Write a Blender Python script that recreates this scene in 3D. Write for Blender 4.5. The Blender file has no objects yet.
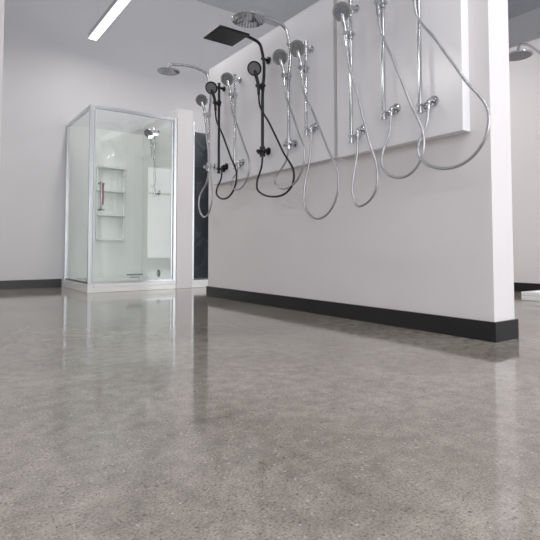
import bpy, bmesh, math
from mathutils import Vector, Matrix
S=bpy.context.scene
C=bpy.context.collection
S.view_settings.view_transform='Standard'
S.view_settings.look='None'

# ---------------- materials ----------------
def newmat(name):
    m=bpy.data.materials.new(name); m.use_nodes=True
    nt=m.node_tree; return m,nt,nt.nodes['Principled BSDF']
def pm(name,col,rough=.5,metal=0,noise=0.0,nscale=6,bump=0,bscale=60,spec=.5,coat=0):
    m,nt,b=newmat(name); N=nt.nodes; L=nt.links
    b.inputs['Base Color'].default_value=(*col,1)
    b.inputs['Roughness'].default_value=rough
    b.inputs['Metallic'].default_value=metal
    b.inputs['Specular IOR Level'].default_value=spec
    b.inputs['Coat Weight'].default_value=coat
    tc=N.new('ShaderNodeTexCoord')
    if noise:
        n=N.new('ShaderNodeTexNoise'); n.inputs['Scale'].default_value=nscale; n.inputs['Detail'].default_value=4
        L.new(tc.outputs['Object'],n.inputs['Vector'])
        r=N.new('ShaderNodeValToRGB')
        r.color_ramp.elements[0].position=.3; r.color_ramp.elements[1].position=.7
        r.color_ramp.elements[0].color=(*[c*(1-noise) for c in col],1)
        r.color_ramp.elements[1].color=(*[min(1,c*(1+noise)) for c in col],1)
        L.new(n.outputs['Fac'],r.inputs['Fac']); L.new(r.outputs['Color'],b.inputs['Base Color'])
    if bump:
        n2=N.new('ShaderNodeTexNoise'); n2.inputs['Scale'].default_value=bscale
        L.new(tc.outputs['Object'],n2.inputs['Vector'])
        bp=N.new('ShaderNodeBump'); bp.inputs['Strength'].default_value=bump; bp.inputs['Distance'].default_value=.002
        L.new(n2.outputs['Fac'],bp.inputs['Height']); L.new(bp.outputs['Normal'],b.inputs['Normal'])
    return m
M={}
M['wall']=pm('paint_wall',(.68,.67,.68),.6,noise=.02,nscale=2,bump=.1,bscale=120)
M['upper']=pm('paint_wall_back',(.67,.665,.685),.6,noise=.02,nscale=2,bump=.1,bscale=120)
M['part']=pm('paint_partition',(.74,.715,.725),.5,noise=.015,nscale=2,bump=.1,bscale=150)
M['ceil']=pm('paint_ceiling',(.62,.65,.70),.8,noise=.03)
M['panel']=pm('panel_white_laminate',(.84,.84,.87),.2,noise=.01)
M['black']=pm('baseboard_black',(.007,.007,.008),.35,noise=.2)
M['acr']=pm('white_acrylic',(.87,.88,.87),.15,noise=.01,coat=.3)
M['chrome']=pm('chrome',(.56,.57,.59),.12,1,noise=.02,nscale=30)
M['hose']=pm('chrome_hose',(.46,.47,.49),.3,1,noise=.05,nscale=300,bump=.3,bscale=400)
M['alu']=pm('satin_aluminium',(.62,.64,.66),.3,1,noise=.02)
M['hand']=pm('brushed_handle',(.38,.40,.42),.3,1,noise=.05)
M['mblack']=pm('matte_black_metal',(.010,.010,.012),.32,.2,noise=.1,nscale=30)
M['grey']=pm('nozzle_plate',(.20,.21,.23),.4,.3,noise=.5,nscale=160)
M['red']=pm('copper_red_tag',(.35,.10,.07),.4,noise=.1)
M['dark']=pm('drain_dark',(.02,.02,.02),.4,noise=.1)
# marble
m,nt,b=newmat('dark_marble'); N=nt.nodes;L=nt.links
tc=N.new('ShaderNodeTexCoord'); n=N.new('ShaderNodeTexNoise'); n.inputs['Scale'].default_value=3; n.inputs['Detail'].default_value=8; n.inputs['Distortion'].default_value=1.5
L.new(tc.outputs['Object'],n.inputs['Vector']); r=N.new('ShaderNodeValToRGB')
e=r.color_ramp.elements; e[0].position=.35; e[0].color=(.018,.026,.034,1); e[1].position=.62; e[1].color=(.035,.047,.058,1)
x=e.new(.5); x.color=(.02,.03,.038,1); x=e.new(.53); x.color=(.06,.07,.085,1); x=e.new(.56); x.color=(.03,.04,.05,1)
L.new(n.outputs['Fac'],r.inputs['Fac']); L.new(r.outputs['Color'],b.inputs['Base Color']); b.inputs['Roughness'].default_value=.3
M['marble']=m
# glass (thin sheet: transparent + angle-dependent reflection)
m=bpy.data.materials.new('thin_clear_glass'); m.use_nodes=True; nt=m.node_tree;N=nt.nodes;L=nt.links
N.remove(N['Principled BSDF']); out=N['Material Output']
t=N.new('ShaderNodeBsdfTransparent'); t.inputs['Color'].default_value=(.965,.985,.975,1)
g=N.new('ShaderNodeBsdfGlossy'); g.inputs['Roughness'].default_value=.02
lw=N.new('ShaderNodeLayerWeight'); lw.inputs['Blend'].default_value=.5
p=N.new('ShaderNodeMath'); p.operation='POWER'; p.inputs[1].default_value=5; L.new(lw.outputs['Facing'],p.inputs[0])
f=N.new('ShaderNodeMath'); f.operation='MULTIPLY_ADD'; f.inputs[1].default_value=.85; f.inputs[2].default_value=.04; L.new(p.outputs[0],f.inputs[0])
mx=N.new('ShaderNodeMixShader'); L.new(f.outputs[0],mx.inputs[0]); L.new(t.outputs[0],mx.inputs[1]); L.new(g.outputs[0],mx.inputs[2]); L.new(mx.outputs[0],out.inputs['Surface'])
M['glass']=m
# emission
m,nt,b=newmat('led_diffuser'); b.inputs['Emission Color'].default_value=(.97,.98,1,1); b.inputs['Emission Strength'].default_value=2.0; b.inputs['Base Color'].default_value=(.9,.9,.9,1)
M['led']=m
# concrete floor
m,nt,b=newmat('polished_concrete'); N=nt.nodes;L=nt.links
tc=N.new('ShaderNodeTexCoord')
def noise(scale,detail=4,rough=.5,dist=0):
    n=N.new('ShaderNodeTexNoise'); n.inputs['Scale'].default_value=scale; n.inputs['Detail'].default_value=detail; n.inputs['Roughness'].default_value=rough; n.inputs['Distortion'].default_value=dist
    L.new(tc.outputs['Object'],n.inputs['Vector']); return n.outputs['Fac']
def ramp(fac,stops):
    r=N.new('ShaderNodeValToRGB'); e=r.color_ramp.elements
    while len(e)<len(stops): e.new(.5)
    for i,(p,c) in enumerate(stops): e[i].position=p; e[i].color=(*c,1)
    L.new(fac,r.inputs['Fac']); return r.outputs['Color']
def mix(a,bb,fac,mode='MIX'):
    x=N.new('ShaderNodeMix'); x.data_type='RGBA'; x.blend_type=mode
    for s,v in ((x.inputs[0],fac),(x.inputs[6],a),(x.inputs[7],bb)):
        if isinstance(v,(int,float)): s.default_value=v
        elif isinstance(v,tuple): s.default_value=v
        else: L.new(v,s)
    return x.outputs[2]
base=ramp(noise(1.5,6,.65,.6),[(.32,(.225,.203,.174)),(.5,(.29,.265,.23)),(.68,(.355,.326,.285))])
mid=ramp(noise(20,4,.6),[(.35,(.80,.80,.80)),(.65,(1.12,1.12,1.12))])
c1=mix(base,mid,1,'MULTIPLY')
fine=ramp(noise(190,4,.75),[(.36,(.40,.39,.37)),(.46,(.90,.90,.90)),(.62,(1.35,1.35,1.35))])
c2=mix(c1,fine,.75,'MULTIPLY')
def specks(scale,thr,col,c,off,r0=.25,r1=.45):
    nv=N.new('ShaderNodeTexNoise'); nv.inputs['Scale'].default_value=scale*1.3; L.new(tc.outputs['Object'],nv.inputs['Vector'])
    mm=N.new('ShaderNodeVectorMath'); mm.operation='MULTIPLY_ADD'; L.new(nv.outputs['Color'],mm.inputs[0]); k=1.0/scale; mm.inputs[1].default_value=(k,k,k)
    L.new(tc.outputs['Object'],mm.inputs[2])
    mp=N.new('ShaderNodeMapping'); mp.inputs['Location'].default_value=(off,off*.7,0); L.new(mm.outputs[0],mp.inputs['Vector'])
    v=N.new('ShaderNodeTexVoronoi'); v.inputs['Scale'].default_value=scale; L.new(mp.outputs[0],v.inputs['Vector'])
    sp=ramp(v.outputs['Color'],[(.0,(0,0,0)),(thr,(0,0,0)),(thr+.04,(1,1,1))])
    dist=ramp(v.outputs['Distance'],[(r0,(1,1,1)),(r1,(0,0,0))])
    return mix(c,col,mix(sp,dist,.999,'MULTIPLY'))
c3=specks(200,.78,(.09,.08,.07,1),c2,0)
c3=specks(105,.84,(.12,.108,.095,1),c3,3.3)
c3=specks(130,.80,(.45,.42,.38,1),c3,7.1)
rr=ramp(noise(3,4),[(.3,(.055,.055,.055)),(.7,(.11,.11,.11))]); L.new(rr,b.inputs['Roughness'])
b.inputs['Specular IOR Level'].default_value=.9
L.new(c3,b.inputs['Base Color'])
bp=N.new('ShaderNodeBump'); bp.inputs['Strength'].default_value=.04; bp.inputs['Distance'].default_value=.01
L.new(noise(9,3),bp.inputs['Height']); L.new(bp.outputs['Normal'],b.inputs['Normal'])
M['floor']=m

# ---------------- mesh helpers ----------------
def mk(name,bm,mat,parent=None,smooth=False,bevel=0):
    me=bpy.data.meshes.new(name); bmesh.ops.recalc_face_normals(bm,faces=bm.faces); bm.to_mesh(me); bm.free()
    o=bpy.data.objects.new(name,me); C.objects.link(o); me.materials.append(M[mat])
    if smooth:
        for p in me.polygons: p.use_smooth=True
    if bevel:
        md=o.modifiers.new('bevel','BEVEL'); md.width=bevel; md.segments=2; md.limit_method='ANGLE'
    if parent: o.parent=parent
    return o
def addbox(bm,x0,x1,y0,y1,z0,z1):
    vs=[bm.verts.new((x,y,z)) for x in (x0,x1) for y in (y0,y1) for z in (z0,z1)]
    for f in ((0,1,3,2),(4,6,7,5),(0,4,5,1),(2,3,7,6),(0,2,6,4),(1,5,7,3)): bm.faces.new([vs[i] for i in f])
def box(name,x0,x1,y0,y1,z0,z1,mat,parent=None,bevel=0):
    bm=bmesh.new(); addbox(bm,x0,x1,y0,y1,z0,z1); return mk(name,bm,mat,parent,bevel=bevel)
def boxes(name,lst,mat,parent=None,bevel=0):
    bm=bmesh.new()
    for l in lst: addbox(bm,*l)
    return mk(name,bm,mat,parent,bevel=bevel)
def addtube(bm,pts,rad,seg=14):
    pts=[Vector(p) for p in pts]; n=len(pts)
    if isinstance(rad,(int,float)): rad=[rad]*n
    tans=[]
    for i in range(n):
        a=pts[max(0,i-1)]; c=pts[min(n-1,i+1)]; d=c-a
        tans.append(d.normalized() if d.length>1e-9 else Vector((0,0,1)))
    t=tans[0]; up=Vector((0,0,1)) if abs(t.z)<.9 else Vector((0,1,0))
    u=t.cross(up).normalized(); rings=[]
    for i in range(n):
        t=tans[i]; u=(u-t*u.dot(t)).normalized(); w=t.cross(u)
        rings.append([bm.verts.new(pts[i]+(u*math.cos(2*math.pi*k/seg)+w*math.sin(2*math.pi*k/seg))*rad[i]) for k in range(seg)])
    for i in range(n-1):
        for k in range(seg):
            k2=(k+1)%seg; bm.faces.new((rings[i][k],rings[i][k2],rings[i+1][k2],rings[i+1][k]))
    bm.faces.new(rings[0][::-1]); bm.faces.new(rings[-1])
def tubes(name,lst,mat,parent=None,seg=14):
    bm=bmesh.new()
    for p,r in lst: addtube(bm,p,r,seg)
    o=mk(name,bm,mat,parent,smooth=True)
    md=o.modifiers.new('es','EDGE_SPLIT'); md.split_angle=math.radians(40)
    return o
def cr(P,k=10):
    P=[Vector(p) for p in P]; P=[2*P[0]-P[1]]+P+[2*P[-1]-P[-2]]; out=[]
    for i in range(1,len(P)-2):
        a,b,c,d=P[i-1:i+3]
        l0=max((b-a).length,1e-5); l1=max((c-b).length,1e-5); l2=max((d-c).length,1e-5)
        m1=((b-a)/l0*l1+(c-b)/l1*l0)/(l0+l1)*l1; m2=((c-b)/l1*l2+(d-c)/l2*l1)/(l1+l2)*l1
        for j in range(k):
            t=j/k; t2=t*t; t3=t2*t
            out.append(b*(2*t3-3*t2+1)+m1*(t3-2*t2+t)+c*(-2*t3+3*t2)+m2*(t3-t2))
    out.append(P[-2]); return out
def empty(name):
    e=bpy.data.objects.new(name,None); C.objects.link(e); e.empty_display_size=.1; return e
def disc(c,n,prof):
    c=Vector(c); n=Vector(n).normalized()
    return ([c+n*d for d,r in prof],[r for d,r in prof])

# ---------------- room shell ----------------
HC=4.1
boxes('floor',[(-3.5,7.5,-4,2.317,-.1,0),(-3.5,7.5,2.322,6.9,-.1,0),(-3.5,7.5,2.317,2.322,-.1,-.004)],'floor')
box('ceiling',-3.5,7.5,-4,6.9,HC,HC+.1,'ceil')
box('wall_back',-3.5,7.5,6.35,6.5,0,HC,'upper')
box('wall_left',-3.6,-3.5,-4,6.5,0,HC,'wall')
box('wall_right',7.5,7.6,-4,6.5,0,HC,'wall')
bl=[(-3.5,7.5,-4.1,-4,0,.15),(-3.5,7.5,-4.1,-4,3.1,HC)]
for i in range(6): 
    x=-3.5+i*2.18; bl.append((x,x+.1,-4.1,-4,.15,3.1))
boxes('wall_front',bl,'wall')
for i in range(5):
    x=-3.4+i*2.18
    boxes('window_%d'%(i+1),[(x,x+.05,-4.07,-4.02,.15,3.1),(x+2.03,x+2.08,-4.07,-4.02,.15,3.1),(x,x+2.08,-4.07,-4.02,.15,.2),(x,x+2.08,-4.07,-4.02,3.05,3.1),(x,x+2.08,-4.07,-4.02,2.2,2.25)],'mblack')
box('baseboard_back',-3.5,1.41,6.338,6.35,0,.1,'black')
box('structural_column',-.6,.47,4.1,4.35,0,HC,'part',bevel=.004)

PX=2.3
box('wall_partition',PX,2.49,1.33,4.27,0,2.25,'part',bevel=.003)
boxes('baseboard_partition',[(PX-.012,PX,1.318,4.282,0,.097),(2.49,2.502,1.318,4.282,0,.097),(PX,2.49,1.318,1.33,0,.097),(PX,2.49,4.27,4.282,0,.097)],'black')
box('wall_display_panel',PX-.065,PX,1.44,2.365,1.06,2.2,'panel',bevel=.003)
box('wall_display_panel',PX-.045,PX,2.42,4.1,1.07,2.2,'panel',bevel=.003)

box('wall_stub',2.43,2.63,5.28,6.35,0,2.12,'part',bevel=.003)
box('wall_partition_right',5.3,5.45,.2,6.35,0,2.7,'part')
box('baseboard_right',5.288,5.3,.2,6.35,0,.097,'black')

# ---------------- shower fixtures ----------------
def hosepath(s,Y,x,loop,end):
    w,zr,wb,zb,wl,zl=loop
    R=Vector((x,Y-w,zr)); B=Vector((x,Y-wb,zb)); Lf=Vector((x+.01,Y+wl,zl))
    pts=[s+Vector((0,0,.01)),s+Vector((0,-.004,-.05))]
    a=pts[-1]
    for f in (.33,.68):
        ff=f**1.15
        pts.append(Vector((x,a.y+(R.y-a.y)*ff*(1+.25*(1-f)),a.z+(R.z-a.z)*f)))
    pts.append(R)
    for d in (25,50,72):
        t=math.radians(d); pts.append(Vector((x,B.y+(R.y-B.y)*math.cos(t),B.z+(R.z-B.z)*(1-math.sin(t)))))
    pts.append(B)
    for d in (68,45,22):
        t=math.radians(d); pts.append(Vector((x,B.y+(Lf.y-B.y)*math.cos(t),B.z+(Lf.z-B.z)*(1-math.sin(t)))))
    pts.append(Lf)
    e=Vector(end); pts.append(e+Vector((0,(Lf.y-e.y)*.2,(Lf.z-e.z)*.35))); pts.append(e)
    return cr(pts,8)
def handpiece(parent,Xr,Y,h,mat,r=.058):
    hc=Vector((Xr-.085,Y-.01,h)); n=Vector((-.62,-.55,-.48)).normalized()
    tubes('hand_shower_head',[disc(hc-n*.022,n,[(0,.012),(.002,.028),(.010,r*.92),(.018,r),(.026,r),(.029,r*.95)])],mat,parent,seg=28)
    tubes('spray_face',[disc(hc+n*.0065,n,[(0,r*.80),(.002,r*.78)]),disc(hc+n*.0085,n,[(0,r*.3),(.002,r*.27)])],'grey',parent,seg=28)
    P=cr([hc-n*.012,hc+Vector((.014,.005,-.035)),Vector((Xr-.045,Y,h-.10)),Vector((Xr-.036,Y,h-.20))],5)
    k=len(P); tubes('handle',[(P,[.017-.005*i/(k-1) for i in range(k)])],mat,parent)
    tubes('slider',[([(Xr,Y,h-.15),(Xr,Y,h-.10)],.018),([(Xr,Y,h-.125),(Xr-.058,Y,h-.125)],[.012,.017]),([(Xr+.0,Y-.03,h-.125),(Xr,Y+.03,h-.125)],.011)],mat,parent)
    return Vector((Xr-.036,Y,h-.20))
def rail(name,Xw,Y,h,top,bot,loop,mat='chrome',hm='hose',elbow=None):
    e=empty(name); Xr=Xw-.055
    T=[([(Xr,Y,bot),(Xr,Y,top)],.0115)]
    for z in (bot+.03,top-.03):
        T.append(([(Xr-.016,Y,z),(Xw,Y,z)],.012)); T.append(disc((Xw-.010,Y,z),(1,0,0),[(0,.02),(.002,.026),(.010,.026)]))
    T.append(([(Xr,Y,bot-.012),(Xr,Y,bot)],.015)); T.append(([(Xr,Y,top),(Xr,Y,top+.012)],.015))
    tubes('rail_bar',T,mat,e)
    s=handpiece(e,Xr,Y,h,mat)
    ey,ez=elbow if elbow else (Y-.05,bot+.05)
    tubes('wall_outlet_elbow',[(cr([(Xw-.004,ey,ez),(Xw-.035,ey,ez),(Xw-.048,ey,ez-.014),(Xw-.05,ey,ez-.05)],4),.012),disc((Xw-.010,ey,ez),(1,0,0),[(0,.022),(.002,.03),(.010,.03)])],mat,e)
    tubes('hose',[(hosepath(s,Y,Xr-.03,loop,(Xw-.05,ey,ez-.045)),.0078)],hm,e,seg=10)
    return e
def column(name,Xw,Y,hh,top,bot,Xh,headh,loop,shape='round',size=.12,mat='chrome',hm='hose'):
    e=empty(name); Xr=Xw-.06
    arm=cr([(Xr,Y,bot),(Xr,Y,(bot+top)/2),(Xr,Y,top-.10),(Xr-.03,Y,top-.025),(Xr-.10,Y,top),(Xh+.08,Y,top-.005),(Xh+.015,Y,top-.02),(Xh,Y,headh+.012)],6)
    T=[(arm,.0125),([(Xr,Y,bot-.03),(Xr,Y,bot+.05)],.022),([(Xr,Y-.05,bot+.01),(Xr,Y+.05,bot+.01)],.015),([(Xr-.05,Y,bot+.01),(Xr,Y,bot+.01)],.015)]
    for z in (bot+.02,top-.14):
        T.append(([(Xr-.01,Y,z),(Xw,Y,z)],.012)); T.append(disc((Xw-.012,Y,z),(1,0,0),[(0,.024),(.002,.030),(.012,.030)]))
    tubes('riser_pipe',T,mat,e)
    c=(Xh,Y,headh)
    if shape=='square':
        box('rain_head',Xh-size,Xh+size,Y-size,Y+size,headh-.012,headh,mat,e,bevel=.004)
        box('rain_head_face',Xh-size*.9,Xh+size*.9,Y-size*.9,Y+size*.9,headh-.014,headh-.0121,'mblack',e)
        tubes('swivel',[([(Xh,Y,headh-.001),(Xh,Y,headh+.03)],[.028,.015])],mat,e)
    else:
        tubes('rain_head',[disc(c,(0,0,-1),[(-.02,.016),(0,.025),(.004,size*.7),(.009,size),(.016,size),(.018,size*.97)])],mat,e,seg=40)
        bm=bmesh.new()
        for ring in range(1,6):
            for k in range(ring*6):
                a=2*math.pi*k/(ring*6); rr=size*.85*ring/5
                p=Vector((Xh+rr*math.cos(a),Y+rr*math.sin(a),headh-.017)); addtube(bm,[p,p+Vector((0,0,-.004))],[.005,.003],6)
        mk('nozzles',bm,'grey',e)
    s=handpiece(e,Xr,Y,hh,mat)
    tubes('hose',[(hosepath(s,Y,Xr-.03,loop,(Xr,Y,bot-.025)),.0078)],hm,e,seg=10)
    return e

XA=PX-.065; XB=PX-.045
# loop=(w_right,z_right,w_bottom,z_bottom,w_left,z_left)
rail('handheld_shower_rail',XA,1.66,2.0,2.08,1.20,(.41,1.07,.20,.86,.0,1.0))
rail('handheld_shower_rail',XA,1.915,2.02,2.10,1.22,(.30,1.02,.15,.85,.0,.98))
rail('handheld_shower_rail',XA,2.18,1.93,2.02,1.13,(.24,.86,.09,.715,-.03,.87),elbow=(2.13,1.20))
rail('handheld_shower_rail',XB,2.645,1.86,1.92,1.27,(.36,.90,.16,.66,.0,.85))
column('rain_shower_column',XB,2.84,1.86,2.12,1.22,1.84,2.08,(.22,1.12,.0,.90,.14,.98),'round',.12)
column('rain_shower_column',XB,3.18,1.88,2.12,1.22,1.86,2.085,(.44,.97,.25,.85,.05,.98),'square',.13,mat='mblack',hm='mblack')
rail('handheld_shower_rail',XB,3.61,1.92,1.97,1.16,(.28,1.15,.1,.96,.02,1.05))
rail('handheld_shower_rail',XB,3.89,1.92,1.97,1.16,(.36,1.08,.16,.90,.0,1.0),mat='mblack',hm='mblack')
column('rain_shower_column',XB,4.07,1.85,2.14,1.22,1.78,2.07,(.12,.95,-.02,.76,.15,.95),'round',.10)

# ---------------- shower enclosure ----------------
e=empty('shower_enclosure')
x0,x1,y0,y1=1.43,2.425,5.28,6.345
boxes('tray',[(x0,x1,y0,y1,0,.05),(x0,x0+.06,y0,y1,.05,.09),(x1-.06,x1,y0,y1,.05,.09),(x0+.06,x1-.06,y0,y0+.06,.05,.09),(x0+.06,x1-.06,y1-.06,y1,.05,.09)],'acr',e,bevel=.004)
boxes('wall_liner',[(x0+.01,x1,y1-.012,y1,.09,2.0),(x1-.012,x1,y0+.04,y1-.012,.09,2.0)],'acr',e)
box('glass_side',x0+.018,x0+.024,y0+.04,y1-.04,.11,1.98,'glass',e)
box('glass_door',x0+.05,x1-.04,y0+.018,y0+.024,.11,1.96,'glass',e)
boxes('frame',[(x0,x0+.04,y0,y0+.04,.09,2.0),(x1-.035,x1,y0,y0+.04,.09,2.0),(x0,x0+.035,y1-.04,y1-.012,.09,2.0),
  (x0+.04,x1-.035,y0+.005,y0+.035,1.965,2.0),(x0+.04,x1-.035,y0+.008,y0+.032,.09,.115),(x0+.005,x0+.035,y0+.04,y1-.04,1.965,2.0),(x0+.008,x0+.032,y0+.04,y1-.04,.09,.115),
  (x0+.05,x0+.065,y0+.012,y0+.030,.115,1.96),(x1-.06,x1-.045,y0+.012,y0+.030,.115,1.96)],'alu',e,bevel=.003)
hx=x0+.115
tubes('door_handle',[(cr([(hx,y0+.018,1.16),(hx,y0-.03,1.16),(hx,y0-.035,1.13),(hx,y0-.035,.91),(hx,y0-.03,.88),(hx,y0+.018,.88)],5),.013),
  ([(hx-.02,y0+.012,1.16),(hx+.05,y0+.012,1.16)],.008),([(hx-.02,y0+.012,.88),(hx+.05,y0+.012,.88)],.008)],'hand',e)
box('handle_tag',hx+.016,hx+.030,y0-.028,y0-.022,.93,1.16,'red',e)
bm=bmesh.new()
for z in (.57,.88,1.19,1.49):
    addbox(bm,1.80,2.16,y1-.13,y1-.012,z,z+.022)
addbox(bm,1.80,1.82,y1-.05,y1-.012,.57,1.51); addbox(bm,2.14,2.16,y1-.05,y1-.012,.57,1.51)
mk('corner_shelves',bm,'acr',e,bevel=.006)
tubes('drain',[disc((2.22,5.95,.05),(0,0,1),[(0,.045),(.006,.045),(.009,.035)])],'dark',e,seg=24)
tubes('waste_cap',[disc((x1-.014,5.75,.16),(-1,0,0),[(0,.045),(.008,.045),(.012,.035)])],'dark',e,seg=20)
rail('handheld_shower_rail',x1-.012,5.80,1.90,1.97,1.12,(.12,1.35,.06,1.22,.0,1.25)).parent=e
boxes('glass_label',[(x0+.42,x0+.60,y0+.0165,y0+.0178,.17,.185),(x0+.45,x0+.57,y0+.0165,y0+.0178,.145,.155)],'grey',e)

# neighbouring shower bay
e=empty('shower_bay')
boxes('tray',[(2.64,3.6,5.3,6.34,0,.05),(2.64,3.6,5.3,5.36,.05,.09),(2.64,2.70,5.36,6.34,.05,.09),(3.54,3.6,5.36,6.34,.05,.09)],'acr',e,bevel=.004)
box('marble_back_panel',2.64,3.6,6.325,6.345,.05,2.15,'marble',e)
box('frame_post',2.64,2.665,5.3,5.335,.09,2.0,'alu',e,bevel=.003)
box('wall_bay_side',3.6,3.75,5.28,6.35,0,2.3,'part')

# right: wall shower + tray
e=empty('wall_mounted_rain_shower')
tubes('arm',[(cr([(5.3,2.32,2.36),(5.0,2.32,2.38),(4.62,2.32,2.40),(4.53,2.32,2.37),(4.5,2.32,2.30)],6),.013),disc((5.288,2.32,2.36),(1,0,0),[(0,.03),(.012,.032)])],'chrome',e)
tubes('head',[disc((4.5,2.32,2.28),(0,0,-1),[(-.02,.014),(0,.02),(.006,.09),(.012,.13),(.02,.13),(.022,.125)])],'chrome',e,seg=40)
tubes('face',[disc((4.5,2.32,2.2575),(0,0,-1),[(0,.115),(.002,.115)])],'grey',e,seg=40)
e=empty('shower_tray')
boxes('basin',[(4.42,5.287,1.35,2.3,0,.04),(4.42,4.48,1.35,2.3,.04,.075),(5.23,5.287,1.35,2.3,.04,.075),(4.48,5.23,1.35,1.41,.04,.075),(4.48,5.23,2.24,2.3,.04,.075)],'acr',e,bevel=.006)
tubes('drain',[disc((4.85,1.82,.04),(0,0,1),[(0,.045),(.006,.045)])],'chrome',e,seg=24)

# ---------------- lights ----------------
def lin(x,ya,yb,z,power):
    e=empty('pendant_or_fill_light')  # one fixture hangs in view; the others are unseen, added as fill
    boxes('housing',[(x-.05,x+.05,ya,yb,z+.012,z+.07)],'alu',e,bevel=.003)
    box('diffuser',x-.045,x+.045,ya+.01,yb-.01,z,z+.0118,'led',e)
    tubes('suspension_wires',[([(x,ya+.2,z+.07),(x,ya+.2,HC)],.0015),([(x,yb-.2,z+.07),(x,yb-.2,HC)],.0015)],'alu',e,seg=6)
    l=bpy.data.lights.new('led_strip','AREA'); l.shape='RECTANGLE'; l.size=.09; l.size_y=yb-ya-.02; l.energy=power; l.color=(1,.96,.93)
    o=bpy.data.objects.new('led_strip',l); C.objects.link(o); o.location=(x,(ya+yb)/2,z-.004); o.parent=e
lin(1.575,3.9,5.78,2.9,12)
lin(1.575,-1.5,.9,2.9,30)  # this and the calls below: unseen copies, added to light the room
lin(-1.4,3.4,5.78,2.9,50)
lin(-1.4,-1.5,.9,2.9,30)
lin(4.0,3.0,5.4,2.9,40)  # unseen, added to light the walls on the right
lin(4.0,-1.5,.9,2.9,20)
w=bpy.data.worlds.new('daylight'); S.world=w; w.use_nodes=True
bg=w.node_tree.nodes['Background']; bg.inputs[0].default_value=(.96,.97,1,1); bg.inputs[1].default_value=3.9
l=bpy.data.lights.new('window_portal','AREA'); l.shape='RECTANGLE'; l.size=11; l.size_y=2.95; l.cycles.is_portal=True
o=bpy.data.objects.new('window_portal',l); C.objects.link(o); o.location=(2,-4.15,1.62); o.rotation_euler=(math.radians(90),0,0)

# ---------------- camera ----------------
c=bpy.data.cameras.new('camera'); c.sensor_width=36; c.lens=490/540*36; c.shift_y=-.0767; c.clip_start=.01
o=bpy.data.objects.new('camera',c); C.objects.link(o); o.location=(0,0,.45); o.rotation_euler=(math.radians(92.5),0,math.radians(-35.5))
S.camera=o
